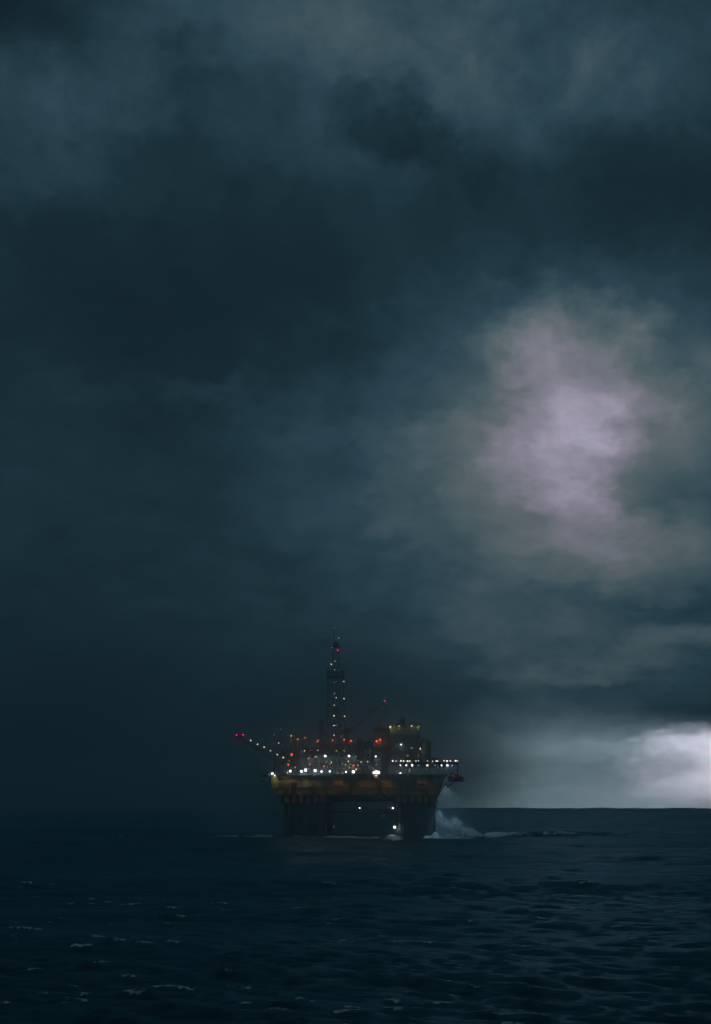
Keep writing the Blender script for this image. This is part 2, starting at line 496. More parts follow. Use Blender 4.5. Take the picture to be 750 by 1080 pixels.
    glo = t.n('ShaderNodeBsdfGlossy'); glo.inputs['Color'].default_value = (0.23, 0.41, 0.48, 1); t.put(glo.inputs['Roughness'], t.maprange(t.noise(t.vmath('MULTIPLY', geo, (0.45, 1.0, 0.0)), 0.016, 5, 0.65), 0.35, 0.65, 0.09, 0.28)); t.lk(nrm, glo.inputs['Normal'])
    fr = t.n('ShaderNodeFresnel'); fr.inputs['IOR'].default_value = 1.333; t.lk(nrm, fr.inputs['Normal'])
    water = t.n('ShaderNodeMixShader'); t.lk(fr.outputs[0], water.inputs[0]); t.lk(dif.outputs[0], water.inputs[1]); t.lk(glo.outputs[0], water.inputs[2])
    foamb = t.n('ShaderNodeBsdfPrincipled')
    t.put(foamb.inputs['Base Color'], t.mix(fine_, (0.40, 0.50, 0.50, 1), (0.72, 0.82, 0.82, 1)))
    foamb.inputs['Roughness'].default_value = 0.8
    mx = t.n('ShaderNodeMixShader'); t.put(mx.inputs[0], fm)
    t.lk(water.outputs[0], mx.inputs[1]); t.lk(foamb.outputs[0], mx.inputs[2])
    t.lk(mx.outputs[0], out.inputs[0])
    me.materials.append(m)
    o = bpy.data.objects.new('sea', me); COL.objects.link(o)
    tag(o, kind='structure')
    return o

# column plan rectangles in rig-local metres
cw0, cw1 = lx(300), lx(343)
cr0, cr1 = lx(418), lx(459)
CF, CB = -34.0, -16.5           # front pair depth range
COLUMN_RECTS = [
    (cw0, cw1, CF, CB, 1.2), (cr0, cr1, CF, CB, 2.6),
    (cw0, cw1, -CB, -CF, 1.0), (cr0, cr1, -CB, -CF, 2.0),
]
sea = build_sea()

# ------------------------------------------------------------------ the rig
rig = empty('oil_rig', (RIG_X, RIG_Y, 0), YAW)
tag(rig, 'hazy semi-submersible oil rig with tall lit drilling derrick standing in the dark stormy sea', 'oil rig')

def rounded(x0, x1, y0, y1, r, n=5):
    pts = []
    for cx, cy, a0 in ((x1-r, y1-r, 0), (x0+r, y1-r, 90), (x0+r, y0+r, 180), (x1-r, y0+r, 270)):
        for i in range(n+1):
            a = R(a0 + 90*i/n)
            pts.append((cx + r*math.cos(a), cy + r*math.sin(a)))
    return pts

# --- legs
Z_COLTOP = lz(847.5); Z_CAPTOP = lz(838.5); Z_DECK = lz(817.5)
for (x0, x1, y0, y1, _) in COLUMN_RECTS:
    b = MB(); b.prism(rounded(x0, x1, y0, y1, 3.2), -14, Z_COLTOP)
    for k in range(1, 5):                                # fender strips and pipe casings on the faces
        xx = x0 + (x1-x0)*k/5 + random.uniform(-0.8, 0.8)
        b.tube((xx, y0-0.35, -3), (xx, y0-0.35, Z_COLTOP-0.2), 0.32, 0, 8)
    for zz in (5.0, 10.0):
        b.prism(rounded(x0-0.12, x1+0.12, y0-0.12, y1+0.12, 3.3), zz, zz+0.35)
    c = b.build('column', M['column'], rig)
    for xx in (x0-0.25, x1+0.25):
        yy = y0 + 3.4
        g = MB(); g.box((xx-0.3, yy-0.5, 1.5), (xx+0.3, yy+0.5, Z_COLTOP-0.3))
        g.build('fender', M['orange'], c)
    cp = MB()
    e = 1.6
    cp.prism(rounded(x0-e, x1+e, y0-e*0.5, y1+e, 1.0), Z_COLTOP, Z_CAPTOP)
    co = cp.build('column_cap', M['dark'], rig)
    n = 6
    for k in range(n):
        xx = x0 - e*0.4 + (x1-x0+0.8*e)*(k+0.5)/n
        s = MB(); s.prism_y([(xx-0.75, Z_COLTOP+0.25), (xx+0.75, Z_COLTOP+0.25), (xx+0.95, Z_CAPTOP-0.1), (xx-0.95, Z_CAPTOP-0.1)], y0-e*0.5-0.75, y0-e*0.5-0.003)
        s.build('stiffener', M['orange'], co)

# --- deck box
b = MB()
hx0, hx1 = lx(286), lx(470); bx0, bx1 = lx(290), lx(463.5)
zt, zb = Z_DECK, Z_CAPTOP
zm = zb + (zt-zb)*0.30
b.prism_y([(bx0, zb), (bx1, zb), (lx(465.5), zm), (hx1, zt), (hx0, zt), (lx(286.5), zm)], -35.5, 35.5)
hull = b.build('deck_hull', M['ochre'], rig)
s = MB()
for k in range(27):
    xx = bx0 + 1.5 + (bx1-bx0-3)*k/26
    s.box((xx-0.12, -35.5-0.28, zb+0.6), (xx+0.12, -35.497, zt-1.6))
for zz, hh in ((zb+0.2, 0.35), (zm+0.6, 0.3), (zt-1.5, 0.3)):
    s.box((bx0+0.3, -35.5-0.42, zz), (bx1-0.3, -35.498, zz+hh))
s.build('hull_stiffening', M['ochre'], hull)
# access boxes and pipe guards on the hull face
for (px, py, w, h) in ((357, 828, 9, 13), (445, 826, 8, 10), (310, 829, 7, 9), (400, 830, 6, 12), (330, 829, 5, 8), (424, 829, 5, 9)):  # the first one's orange paint stands in for a lamplit spot
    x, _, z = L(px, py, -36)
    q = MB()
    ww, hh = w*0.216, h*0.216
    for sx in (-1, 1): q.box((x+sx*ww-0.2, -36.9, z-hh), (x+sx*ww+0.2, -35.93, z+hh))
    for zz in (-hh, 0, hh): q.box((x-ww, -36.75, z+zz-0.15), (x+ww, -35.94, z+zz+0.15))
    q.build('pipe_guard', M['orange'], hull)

# --- walkway round the deck edge
w = MB()
w.box((hx0-0.9, -37.2, zt+0.003), (hx1+0.9, 37.2, zt+0.55))
w.rail((hx0-0.7, -37.0, zt+0.55), (hx1+0.7, -37.0, zt+0.55))
w.rail((hx0-0.7, -37.0, zt+0.55), (hx0-0.7, 37.0, zt+0.55))
w.rail((hx1+0.7, -37.0, zt+0.55), (hx1+0.7, 37.0, zt+0.55))
w.rail((hx0-0.7, 37.0, zt+0.55), (hx1+0.7, 37.0, zt+0.55))
w.build('deck_walkway', M['dark'], rig)
ZD = zt + 0.55

# --- bracing between the legs and the framing below the deck
for dep in (-25.0, 25.0):
    q = MB()
    zz = lz(857, dep)
    q.tube((cw1-1, dep, zz), (cr0+1, dep, zz), 0.75, 0, 12)
    q.build('brace', M['dark'], rig)
q = MB()
za, zc = lz(844.5), lz(839)
for dep in (-30, -10, 10, 30):
    q.bar((cw1+2, dep, za), (cr0-2, dep, za), 0.35)
    nn = 7
    for i in range(nn):
        xa = cw1+2 + (cr0-cw1-4)*i/nn; xb = cw1+2 + (cr0-cw1-4)*(i+1)/nn
        q.bar((xa, dep, zc-0.003), ((xa+xb)/2, dep, za), 0.25); q.bar(((xa+xb)/2, dep, za), (xb, dep, zc-0.003), 0.25)
for xx in np.linspace(cw1+6, cr0-6, 5):
    q.bar((xx, -30, za), (xx, 30, za), 0.3)
q.build('underdeck_truss', M['dark'], rig)
q = MB()                                                   # ladder and hose landing on the leg's inner face
xa = cr0 - 0.6
for dx in (-0.5, -2.2):
    q.bar((xa+dx, -30, 1.5), (xa+dx, -30, Z_COLTOP), 0.12)
for zz in np.arange(2.5, Z_COLTOP, 0.9): q.bar((xa-0.5, -30, zz), (xa-2.2, -30, zz), 0.07)
q.box((xa-3.2, -32, lz(862)), (xa+0.5, -28, lz(862)+0.35)); q.box((xa-2.6, -32, lz(876)), (xa+0.5, -28, lz(876)+0.35))
q.rail((xa-3.1, -31.9, lz(862)+0.35), (xa+0.4, -31.9, lz(862)+0.35))
q.build('access_ladder', M['lattice'], rig)

# --- topside modules
def module(name, px0, px1, py, dep0, dep1, mat, pipes=3, base=None, floors=True, rail=True, tubes_mat='lattice', clutter=4):
    x0, x1 = lx(px0, dep0), lx(px1, dep0); z1 = lz(py, dep0); z0 = ZD+0.004 if base is None else base
    b = MB()
    b.box((x0, dep0, z0), (x1, dep1, z1))
    H = z1 - z0
    if floors:
        nf = max(1, int(H/3.6))
        for i in range(1, nf+1):
            zz = z0 + H*i/nf
            b.box((x0-0.25, dep0-0.9, zz-0.22), (x1+0.25, dep1+0.3, zz+0.02))
            if rail and i < nf: b.rail((x0, dep0-0.8, zz+0.02), (x1, dep0-0.8, zz+0.02), 1.1, 2.2)
    nr = max(2, int((x1-x0)/2.4))
    for i in range(nr+1):
        xx = x0 + (x1-x0)*i/nr
        b.box((xx-0.13, dep0-0.16, z0+0.01), (xx+0.13, dep0-0.003, z1-0.25))
    o = b.build(name, mat, rig)
    r = MB()
    if rail:
        r.rail((x0, dep0, z1+0.02), (x1, dep0, z1+0.02)); r.rail((x0, dep0, z1+0.02), (x0, dep1, z1+0.02)); r.rail((x1, dep0, z1+0.02), (x1, dep1, z1+0.02))
    for i in range(clutter):
        xx = random.uniform(x0+0.8, x1-0.8); yy = random.uniform(dep0+1, dep1-1); hh = random.uniform(0.8, 2.6)
        if random.random() < 0.5: r.tube((xx, yy, z1+0.02), (xx, yy, z1+hh), random.uniform(0.2, 0.5), 0, 8)
        else: r.box((xx-0.8, yy-0.8, z1+0.02), (xx+random.uniform(0.3, 1.2), yy+0.8, z1+hh*0.7))
    if r.v: r.build('roof_fittings', M[tubes_mat], o)
    if pipes:
        for i in range(pipes):
            p = MB()
            xx = random.uniform(x0+0.6, x1-0.6)
            za = z0 + random.uniform(0, H*0.3); zb_ = z0 + random.uniform(0.6, 1.0)*H
            p.tube((xx, dep0-0.5, za), (xx, dep0-0.5, zb_), random.uniform(0.14, 0.3), 0, 8)
            p.tube((xx, dep0-0.5, zb_), (xx+random.uniform(-3, 3), dep0-0.5, zb_), 0.16, 0, 8)
            p.build('pipe', M[tubes_mat], o)
    return o

module('utility_module', 291, 304, 803, -30, -6, M['grey'])
module('boom_base_module', 296.5, 305, 792, -8, 8, M['dark'])
module('mud_module', 306.2, 318, 776.5, -26, -10, M['green'], clutter=2)
module('pump_module', 318, 334, 799, -31, -4, M['grey'])
module('drill_floor', 333.5, 381, 785, -12, 14, M['dark'], pipes=6, clutter=7)
module('pipe_deck_module', 334, 376, 797, -32, -13, M['grey'], pipes=7, clutter=8)
module('compressor_module', 376.5, 394.5, 782, -28, -8, M['dark'], pipes=4)
module('generator_module', 394.8, 411, 768.5, -24, 2, M['green'], pipes=3)
module('accommodation_block', 411.4, 442.4, 766, -22, 12, M['pale'], pipes=2, clutter=5)
module('lower_accommodation', 410, 470, 806, -30, -23, M['pale'], pipes=3, clutter=0, rail=False)
module('rear_process_module', 322, 375, 788, 16, 33, M['dark'], pipes=0)
module('rear_service_module', 400, 462, 800, 14, 33, M['grey'], pipes=0)
# roof house with vent on the accommodation block
b = MB(); x0, x1 = lx(421, -10), lx(427, -10); z0 = lz(766, -22)+0.03
b.box((x0, -12, z0), (x1, -6, lz(758.5, -10))); b.tube(((x0+x1)/2, -9, lz(758.5, -10)), ((x0+x1)/2, -9, lz(755.5, -10)), 0.5)
b.build('roof_house', M['dark'], rig)
# side drum of the accommodation with domed top
b = MB(); x0, x1 = lx(442.6, -20), lx(454.5, -20); zt2 = lz(784, -20); cxx = (x0+x1)/2; rr = (x1-x0)/2
b.tube((cxx, -20+rr, ZD+0.004), (cxx, -20+rr, zt2), rr, 0, 28); b.ball((cxx, -20+rr, zt2), rr, 0, 28, 10, 1, 1, 0.85)
for zz in np.arange(ZD+3, zt2, 3.2): b.tube((cxx, -20+rr, zz), (cxx, -20+rr, zz+0.25), rr+0.18, 0, 28)
b.build('storage_silo', M['pale'], rig, smooth=False)
# exhaust tower left of the derrick
b = MB(); x0, x1 = lx(336.5, 6), lx(341.5, 6)
for xx in (x0, x1):
    for yy in (4, 6.2): b.bar((xx, yy, lz(785, 6)), (xx, yy, lz(760, 6)), 0.22)
for i in range(6):
    za = lz(785 - i*4.2, 6); zb2 = lz(785-(i+1)*4.2, 6)
    b.bar((x0, 4, za), (x1, 4, zb2), 0.14); b.bar((x1, 4, za), (x0, 4, zb2), 0.14); b.bar((x0, 4, zb2), (x1, 4, zb2), 0.14)
b.tube(((x0+x1)/2, 5, lz(785, 6)), ((x0+x1)/2, 5, lz(757.5, 6)), 0.55, 0, 12)
b.box((x0-0.2, 3.8, lz(763, 6)), (x1+0.2, 6.4, lz(760, 6)))
b.build('exhaust_tower', M['lattice'], rig)
# dark cone topped vessel on the pump module
b = MB(); x = lx(322.5, -20)
b.tube((x, -20, lz(799, -31)+0.03), (x, -20, lz(792, -20)), 2.6, 0, 18); b.tube((x, -20, lz(792, -20)), (x, -20, lz(788, -20)), 2.6, 0, 18, 0.7); b.tube((x, -20, lz(788, -20)), (x, -20, lz(785.5, -20)), 0.3, 0, 8)
b.build('vessel', M['dark'], rig)
# thin radio masts on the left
for px, py, dep in ((289.3, 774, -20), (296.5, 768, -16), (302, 783, -22)):
    b = MB(); x, y, z = L(px, py, dep)
    b.bar((x, dep, ZD+0.004), (x, dep, z), 0.24, 0, 6, 0.12)
    for zz in (0.6, 0.8, 0.93): b.bar((x-0.9, dep, ZD+(z-ZD)*zz), (x+0.9, dep, ZD+(z-ZD)*zz), 0.08)
    b.build('radio_mast', M['lattice'], rig)

# --- helideck and its posts
b = MB(); za = lz(805.6, -36)
hxa, hxb = lx(411.5, -40), lx(484, -40)
b.prism([(hxa, -30), (hxa+5, -40.5), (hxb-4, -40.5), (hxb, -36), (hxb, -20), (hxb-4, -14), (hxa+5, -14.0), (hxa, -22.6)], za, za+0.55)
hd = b.build('helideck', M['dark'], rig)
p = MB()
ends = [(hxa, -30), (hxa+5, -40.5), (hxb-4, -40.5), (hxb, -36), (hxb, -20), (hxb-4, -14)]
for (a, c) in zip(ends[:-1], ends[1:]):
    p.rail((a[0], a[1], za+0.56), (c[0], c[1], za+0.56), 0.9, 2.0)
p.build('safety_net', M['lattice'], hd)
for px, dep in ((482.5, -37), (482.5, -22), (476, -37), (470, -37), (462, -37), (450, -37), (436, -37), (424, -37)):
    q = MB(); x = lx(px, dep)
    zlo = ZD+0.004 if px < 471 else lz(823, -36)+0.5
    q.bar((x, dep, zlo), (x, dep, za-0.003), 0.28, 0, 8)
    if px < 471: q.bar((x, dep, zlo+1), (x+2.6, dep, za-0.2), 0.14)
    q.build('helideck_post', M['lattice'], hd)
# lookout frame and mast at the far end of the helideck
b = MB(); x = lx(467.5, -30)
b.bar((x, -30, za+0.56), (x, -30, lz(796.8, -30)), 0.16); b.box((lx(455, -30), -31, za+2.6), (lx(468, -30), -30.2, za+2.9)); b.bar((lx(456, -30), -30.6, za+0.56), (lx(456, -30), -30.6, za+2.6), 0.14)
b.build('wind_mast', M['lattice'], rig)
# platform that carries the lifeboat
b = MB(); zp = lz(824.3, -36)
b.box((hx1+0.95, -37, zp), (lx(490, -36), -27, zp+0.45)); b.bar((lx(469, -36), -36, lz(832)), (lx(480, -36), -36, zp-0.003), 0.3); b.bar((lx(469, -36), -28, lz(832)), (lx(480, -36), -28, zp-0.003), 0.3)
b.bar((lx(474, -32), -32, zp+0.46), (lx(474, -32), -32, zp+5.2), 0.25); b.bar((lx(474, -32), -32, zp+5.2), (lx(484, -32), -32, zp+4.6), 0.2)
b.build('lifeboat_platform', M['dark'], rig)
# platform on the left side
b = MB(); zq = lz(823, -34)
b.box((lx(274, -34), -35, zq), (hx0-0.95, -24, zq+0.5)); b.rail((lx(274, -34), -34.9, zq+0.5), (hx0-0.95, -34.9, zq+0.5))
b.bar((lx(275.5, -34), -34, zq-0.003), (lx(287, -34), -34, lz(831)), 0.3)
b.box((lx(276, -34), -33, zq+0.503), (lx(282.5, -34), -26, lz(816.5, -34)))
b.build('side_platform', M['dark'], rig)

# --- derrick
d = MB()
D0 = 0.0
hw = (lx(363.6, D0) - lx(344.6, D0))/2; cxd = (lx(363.6, D0) + lx(344.6, D0))/2; hw2 = hw*0.84
zb0 = lz(785, -12)+0.03; ztop = lz(708, D0)
def ring(z):
    t_ = (z-zb0)/(ztop-zb0); k = hw + (hw2-hw)*t_
    return [Vector((cxd-k, 1-k, z)), Vector((cxd+k, 1-k, z)), Vector((cxd+k, 1+k, z)), Vector((cxd-k, 1+k, z))]
NL = 11
zs = [zb0 + (ztop-zb0)*i/NL for i in range(NL+1)]
for a, c in zip(zs[:-1], zs[1:]):
    ra, rb = ring(a), ring(c)
    for i in range(4):
        j = (i+1) % 4
        d.bar(ra[i], rb[i], 0.17)
        d.bar(rb[i], rb[j], 0.10)
        d.bar(ra[i], rb[j], 0.075); d.bar(ra[j], rb[i], 0.075)
# ladder way and guide rails inside
for xx in (-1.3, -0.6): d.bar((cxd+xx, 1-hw*0.9, zb0), (cxd+xx, 1-hw2*0.9, ztop), 0.10)
d.bar((cxd+1.5, 1, zb0), (cxd+1.5, 1, ztop), 0.11); d.bar((cxd+0.2, 1, zb0), (cxd+0.2, 1, ztop), 0.12)
der = d.build('derrick', M['lattice'], rig)
c = MB(); k = hw2
c.box((cxd-k-0.3, 1-k-0.3, lz(714.5, D0)), (cxd+k+0.3, 1+k+0.3, lz(714.5, D0)+0.3))
za_, zb_ = lz(713.5, D0), lz(706, D0); kk = k+0.3
for i in range(5):                                       # slatted wind screen
    zz = za_ + (zb_-za_)*(i+0.5)/5
    for (p_, q_) in (((-1, -1), (1, -1)), ((1, -1), (1, 1)), ((1, 1), (-1, 1)), ((-1, 1), (-1, -1))):
        c.bar((cxd+p_[0]*kk, 1+p_[1]*kk, zz), (cxd+q_[0]*kk, 1+q_[1]*kk, zz), 0.09)
for sx in (-1, 1):
    for sy in (-1, 1): c.bar((cxd+sx*kk, 1+sy*kk, za_-0.8), (cxd+sx*kk, 1+sy*kk, zb_), 0.14)
c.rail((cxd-k, 1-k-0.2, lz(706, D0)), (cxd+k, 1-k-0.2, lz(706, D0)))
c.build('windbreak', M['dark'], der)
c = MB(); k = 1.9
z1, z2 = lz(707, D0), lz(682, D0)
pts = [(-1, -1), (1, -1), (1, 1), (-1, 1)]
for i, (sx, sy) in enumerate(pts):
    c.bar((cxd+sx*k, 1+sy*k, z1), (cxd+sx*k*0.7, 1+sy*k*0.7, z2), 0.13)
    for j in range(4):
        t0 = j/4; t1 = (j+1)/4; sx2, sy2 = pts[(i+1) % 4]
        f0 = k*(1-0.3*t0); f1 = k*(1-0.3*t1)
        c.bar((cxd+sx*f0, 1+sy*f0, z1+(z2-z1)*t0), (cxd+sx2*f1, 1+sy2*f1, z1+(z2-z1)*t1), 0.1)
        c.bar((cxd+sx*f1, 1+sy*f1, z1+(z2-z1)*t1), (cxd+sx2*f1, 1+sy2*f1, z1+(z2-z1)*t1), 0.1)
c.box((cxd-1.8, 1-1.8, z2), (cxd+1.8, 1+1.8, z2+0.3)); c.rail((cxd-1.7, -0.7, z2+0.3), (cxd+1.7, -0.7, z2+0.3), 1.1, 1.2)
c.bar((cxd-1.0, 1, z2+0.3), (cxd-1.0, 1, lz(662, D0)), 0.14); c.bar((cxd+1.2, 1, z2+0.3), (cxd+1.2, 1, lz(672, D0)), 0.14)
c.box((cxd-0.9, 0.2, z2+0.3), (cxd+0.9, 1.8, z2+2.0))
c.build('crown', M['lattice'], der)
t_ = MB(); t_.box((cxd-0.9, 0.3, lz(752, 0)), (cxd+1.2, 1.7, lz(746, 0))); t_.build('travelling_block', M['dark'], der)

# --- pedestal crane right of the derrick
cr = MB()
pa = Vector((lx(366, -6), -6, lz(773, -6))); pb = Vector((lx(406, -6), -6, lz(740.5, -6)))
cr.tube((pa.x, -6, ZD+6), (pa.x, -6, pa.z-1.2), 1.1, 0, 14); cr.tube((pa.x, -6, pa.z-1.2), (pa.x, -6, pa.z-0.6), 1.7, 0, 14)
crane = cr.build('crane', M['dark'], rig)
cb = MB(); cb.box((pa.x-2.0, -7.8, pa.z-0.6), (pa.x+1.6, -4.2, pa.z+2.2)); cb.bar((pa.x-0.8, -6, pa.z+2.2), (pa.x-0.4, -6, pa.z+5.0), 0.2); cb.build('crane_cab', M['grey'], crane)
bm_ = MB()
dv = (pb-pa).normalized(); nrm = Vector((-dv.z, 0, dv.x))
N = 12
def bp_(i, s, u):
    t2 = i/N; wdt = 0.62*(1 - 0.45*t2)
    return pa.lerp(pb, t2) + nrm*wdt*s + Vector((0, wdt*u, 0))
for i in range(N):
    for s_ in (-1, 1):
        for u in (-1, 1):
            bm_.bar(bp_(i, s_, u), bp_(i+1, s_, u), 0.10)
        bm_.bar(bp_(i, s_, -1), bp_(i+1, s_, 1), 0.08)
    for u in (-1, 1):
        bm_.bar(bp_(i, -1, u), bp_(i+1, 1, u), 0.09)
        bm_.bar(bp_(i, -1, u), bp_(i, 1, u), 0.09)
bm_.bar((pa.x-0.4, -6, pa.z+5.0), pb, 0.05)
bm_.build('crane_boom', M['lattice'], crane)
hk = MB(); hk.bar(pb, (pb.x, -6, pb.z-4.0), 0.07); hk.box((pb.x-0.35, -6.3, pb.z-5.6), (pb.x+0.35, -5.7, pb.z-4.0)); hk.build('hook_block', M['dark'], crane)

# --- flare boom reaching out to the left
fb = MB()
fa = Vector((lx(303.5, -14), -14, lz(810, -14))); fe = Vector((lx(248.5, -14), -14, lz(776.2, -14)))
dv = (fe-fa).normalized(); nrm = Vector((dv.z, 0, -dv.x))
if nrm.z < 0: nrm = -nrm
N = 14
def fp(i, s_, u):
    t2 = i/N; wdt = 1.5*(1-0.72*t2)
    return fa.lerp(fe, t2) + nrm*wdt*s_ + Vector((0, wdt*u, 0))
for i in range(N):
    for s_ in (-1, 1):
        for u in (-1, 1): fb.bar(fp(i, s_, u), fp(i+1, s_, u), 0.14)
    for u in (-1, 1):
        fb.bar(fp(i, -1, u), fp(i+1, 1, u), 0.08); fb.bar(fp(i, -1, u), fp(i, 1, u), 0.08)
    fb.bar(fp(i, 1, -1), fp(i+1, 1, 1), 0.08); fb.bar(fp(i, 1, -1), fp(i, 1, 1), 0.08)
fb.tube(fa, fe, 0.2, 0, 8)
flare = fb.build('flare_boom', M['lattice'], rig)
q = MB(); q.box((fe.x-0.8, -14.9, fe.z-0.3), (fe.x+3.4, -13.1, fe.z+0.1)); q.rail((fe.x-0.7, -14.8, fe.z+0.1), (fe.x+3.3, -14.8, fe.z+0.1), 1.0, 1.0); q.tube((fe.x, -14, fe.z+0.1), (fe.x-0.6, -14, fe.z+1.8), 0.2); q.build('flare_tip', M['dark'], flare)
q = MB(); q.tube(L(300.8, 809, -17), L(297.5, 802.5, -17), 0.55, 0, 10); q.build('boom_strut', M['orange'], flare)

# --- lit windows
for px, py, w_, h_, dep, mt in ((434.3, 789, 1.5, 1.1, -22, 'e_win'), (430, 797, 1.3, 1.1, -22, 'e_win'), (441, 797, 1.1, 1.1, -22, 'e_win'),
        (348, 805.5, 1.1, 1.0, -32, 'e_win'), (356, 805.3, 1.4, 1.3, -32, 'e_win'), (361, 805.5, 1.0, 1.0, -32, 'e_win'), (369.3, 805.8, 1.2, 1.0, -32, 'e_win'),
        (356, 815, 1.2, 1.2, -32, 'e_win'), (361.5, 815.3, 1.2, 1.0, -32, 'e_win'), (432, 820.5-8, 0.9, 2.4, -30, 'e_win')):
    x, y, z = L(px, py, dep-1.0)
    q = MB(); q.box((x-w_*0.45, dep-0.30, z-h_*0.45), (x+w_*0.45, dep-0.17, z+h_*0.45)); o = q.build('window', M[mt], rig)
    q = MB()
    a, c2 = w_*0.45, h_*0.45
    for sx in (-1, 1): q.box((x+sx*(a+0.1)-0.1, dep-0.36, z-c2-0.2), (x+sx*(a+0.1)+0.1, dep-0.165, z+c2+0.2))
    for sz in (-1, 1): q.box((x-a, dep-0.355, z+sz*(c2+0.1)-0.1), (x+a, dep-0.168, z+sz*(c2+0.1)+0.1))
    q.build('window_frame', M['dark'], o)

# --- lamps: (x, y, depth, lens material, lens radius, watts of the lamp beside it, colour)
WHITE = (1.0, 0.93, 0.95); WARM = (1.0, 0.80, 0.6); ORNG = (1.0, 0.16, 0.05); YEL = (1.0, 0.88, 0.35); REDC = (1.0, 0.02, 0.10); CYAN = (0.66, 0.94, 1.0)
LAMPS = []
rlv = random.Random(4)
def lamp(name, px, py, dep, mt, r, watts=0.0, colr=WHITE, off=1.2):
    LAMPS.append((name, px, py, dep, mt, r*0.75*rlv.choice((0.8, 0.95, 1.1, 1.3)), watts, colr, off))
FD = -38.2
# derrick
for px, py, mt, r in ((352.6, 662.3, 'e_cool', 0.28), (357.3, 672.9, 'e_dim', 0.42), (350.2, 683, 'e_dim', 0.42), (353.4, 697.2, 'e_dim', 0.42), (349.6, 700.6, 'e_warm', 0.36),
        (353.1, 706.3, 'e_warm', 0.36), (357.4, 706.7, 'e_dim', 0.36), (352.8, 719.4, 'e_dim', 0.45), (362.6, 718.8, 'e_pink', 0.42), (352.8, 731.4, 'e_dim', 0.45),
        (354.6, 735.8, 'e_warm', 0.36), (362.9, 736.9, 'e_pink', 0.45), (352.5, 743.8, 'e_warm', 0.42), (352.3, 754.8, 'e_pink', 0.40), (363.5, 755.6, 'e_warm', 0.45),
        (352.2, 765, 'e_pink', 0.40), (354.2, 765, 'e_warm', 0.32), (352.3, 775.4, 'e_warm', 0.45), (361.8, 775.6, 'e_dim', 0.25)):
    lamp('derrick_lamp', px, py, -4.3 if py > 707 else -1.6, mt, r)
lamp('warning_light', 356.2, 685.7, -1.6, 'e_red', 0.55, 60, REDC)
lamp('warning_light', 405.6, 739.4, -6.6, 'e_red', 0.42, 20, REDC)
lamp('warning_light', 249.6, 775.0, -14.5, 'e_red', 0.40, 20, REDC)
lamp('warning_light', 256.3, 775.0, -14.5, 'e_red', 0.50, 40, REDC)
lamp('boom_lamp', 388, 757.8, -7.2, 'e_green', 0.25)
for px, py in ((264.5, 780.9), (271.7, 785), (278.6, 788), (285.6, 791.8), (292.6, 795.9), (298.7, 799), (305.2, 802.6)):
    lamp('boom_lamp', px, py, -15.8, 'e_warm', 0.45, 12, WARM)
# left masts
lamp('mast_lamp', 289, 775, -20.6, 'e_green', 0.42); lamp('mast_lamp', 296.2, 769.2, -16.6, 'e_cool', 0.34)
lamp('mast_lamp', 294, 783.5, -22.6, 'e_warm', 0.30); lamp('mast_lamp', 289, 783.8, -20.6, 'e_dim', 0.2)
lamp('module_lamp', 307.2, 776.0, -27.2, 'e_yell', 0.5, 90, YEL)
# orange red lamps
for px, py, dep, wt in ((314, 779.6, -27, 60), (322, 778.2, -21, 30), (335.2, 781.5, -13.2, 160), (351, 780.8, -13.2, 60), (363, 780.2, -13.2, 110), (370.2, 781.4, -13.2, 160),
        (397.3, 781.6, -25.2, 200), (401, 780.4, -25.2, 250), (307.7, 795.8, -27.4, 130), (304.2, 806.4, -31.2, 40), (326.8, 806, -32.4, 60), (341.8, 808, -33.4, 60), (372.8, 807.3, -33.4, 120), (332.6, 798.2, -31.5, 12)):
    lamp('orange_light', px, py, dep, 'e_orange', 0.55 if wt > 100 else 0.45, wt, ORNG)
# flood lights along the deck
for px, py, mt, r, wt in ((287.3, 816, 'e_flood', 0.95, 700), (289.8, 818, 'e_white', 0.5, 0), (303.2, 815, 'e_yell', 0.5, 30), (306.2, 813.3, 'e_white', 0.6, 200), (318, 813.5, 'e_white', 0.7, 400), (322.3, 812.3, 'e_flood', 0.75, 500), (332.4, 812.8, 'e_flood', 0.8, 600),
        (339.1, 813.7, 'e_flood', 0.65, 300), (347.8, 813.5, 'e_white', 0.65, 400), (364.8, 814, 'e_flood', 0.7, 400), (372.8, 814, 'e_flood', 0.75, 400)):
    lamp('floodlight', px, py, -36.2, mt, r, wt*(1.8 if px < 290 else 2.6), CYAN)
for px in (395.0, 396.8, 398.6):
    lamp('floodlight', px, 815.2, -36.2, 'e_flood', 1.25, 450, CYAN)
lamp('floodlight', 396.3, 797.8, -25.4, 'e_white', 0.6, 260, CYAN); lamp('floodlight', 397, 806.4, -29.4, 'e_cool', 0.5, 60, CYAN)
lamp('floodlight', 343, 797.4, -33.2, 'e_white', 0.6, 150, CYAN); lamp('floodlight', 368.2, 797.3, -33.2, 'e_white', 0.6, 220, CYAN)
lamp('floodlight', 375.2, 798, -33.2, 'e_cool', 0.5, 60, CYAN)
# small work lights scattered among the modules
rl = random.Random(21)
for _ in range(34):
    px = rl.uniform(309, 408); py = rl.choice((792, 799, 803, 806, 809.5, 811)) + rl.uniform(-1, 1)
    lamp('work_light', px, py, -33.4 if 334 < px < 376 else -31.6 if px < 334 else -28.6, rl.choice(('e_dim', 'e_dim', 'e_cool', 'e_warm', 'e_yell')), rl.uniform(0.26, 0.46), rl.choice((0, 25, 50)), rl.choice((WARM, CYAN, YEL)))
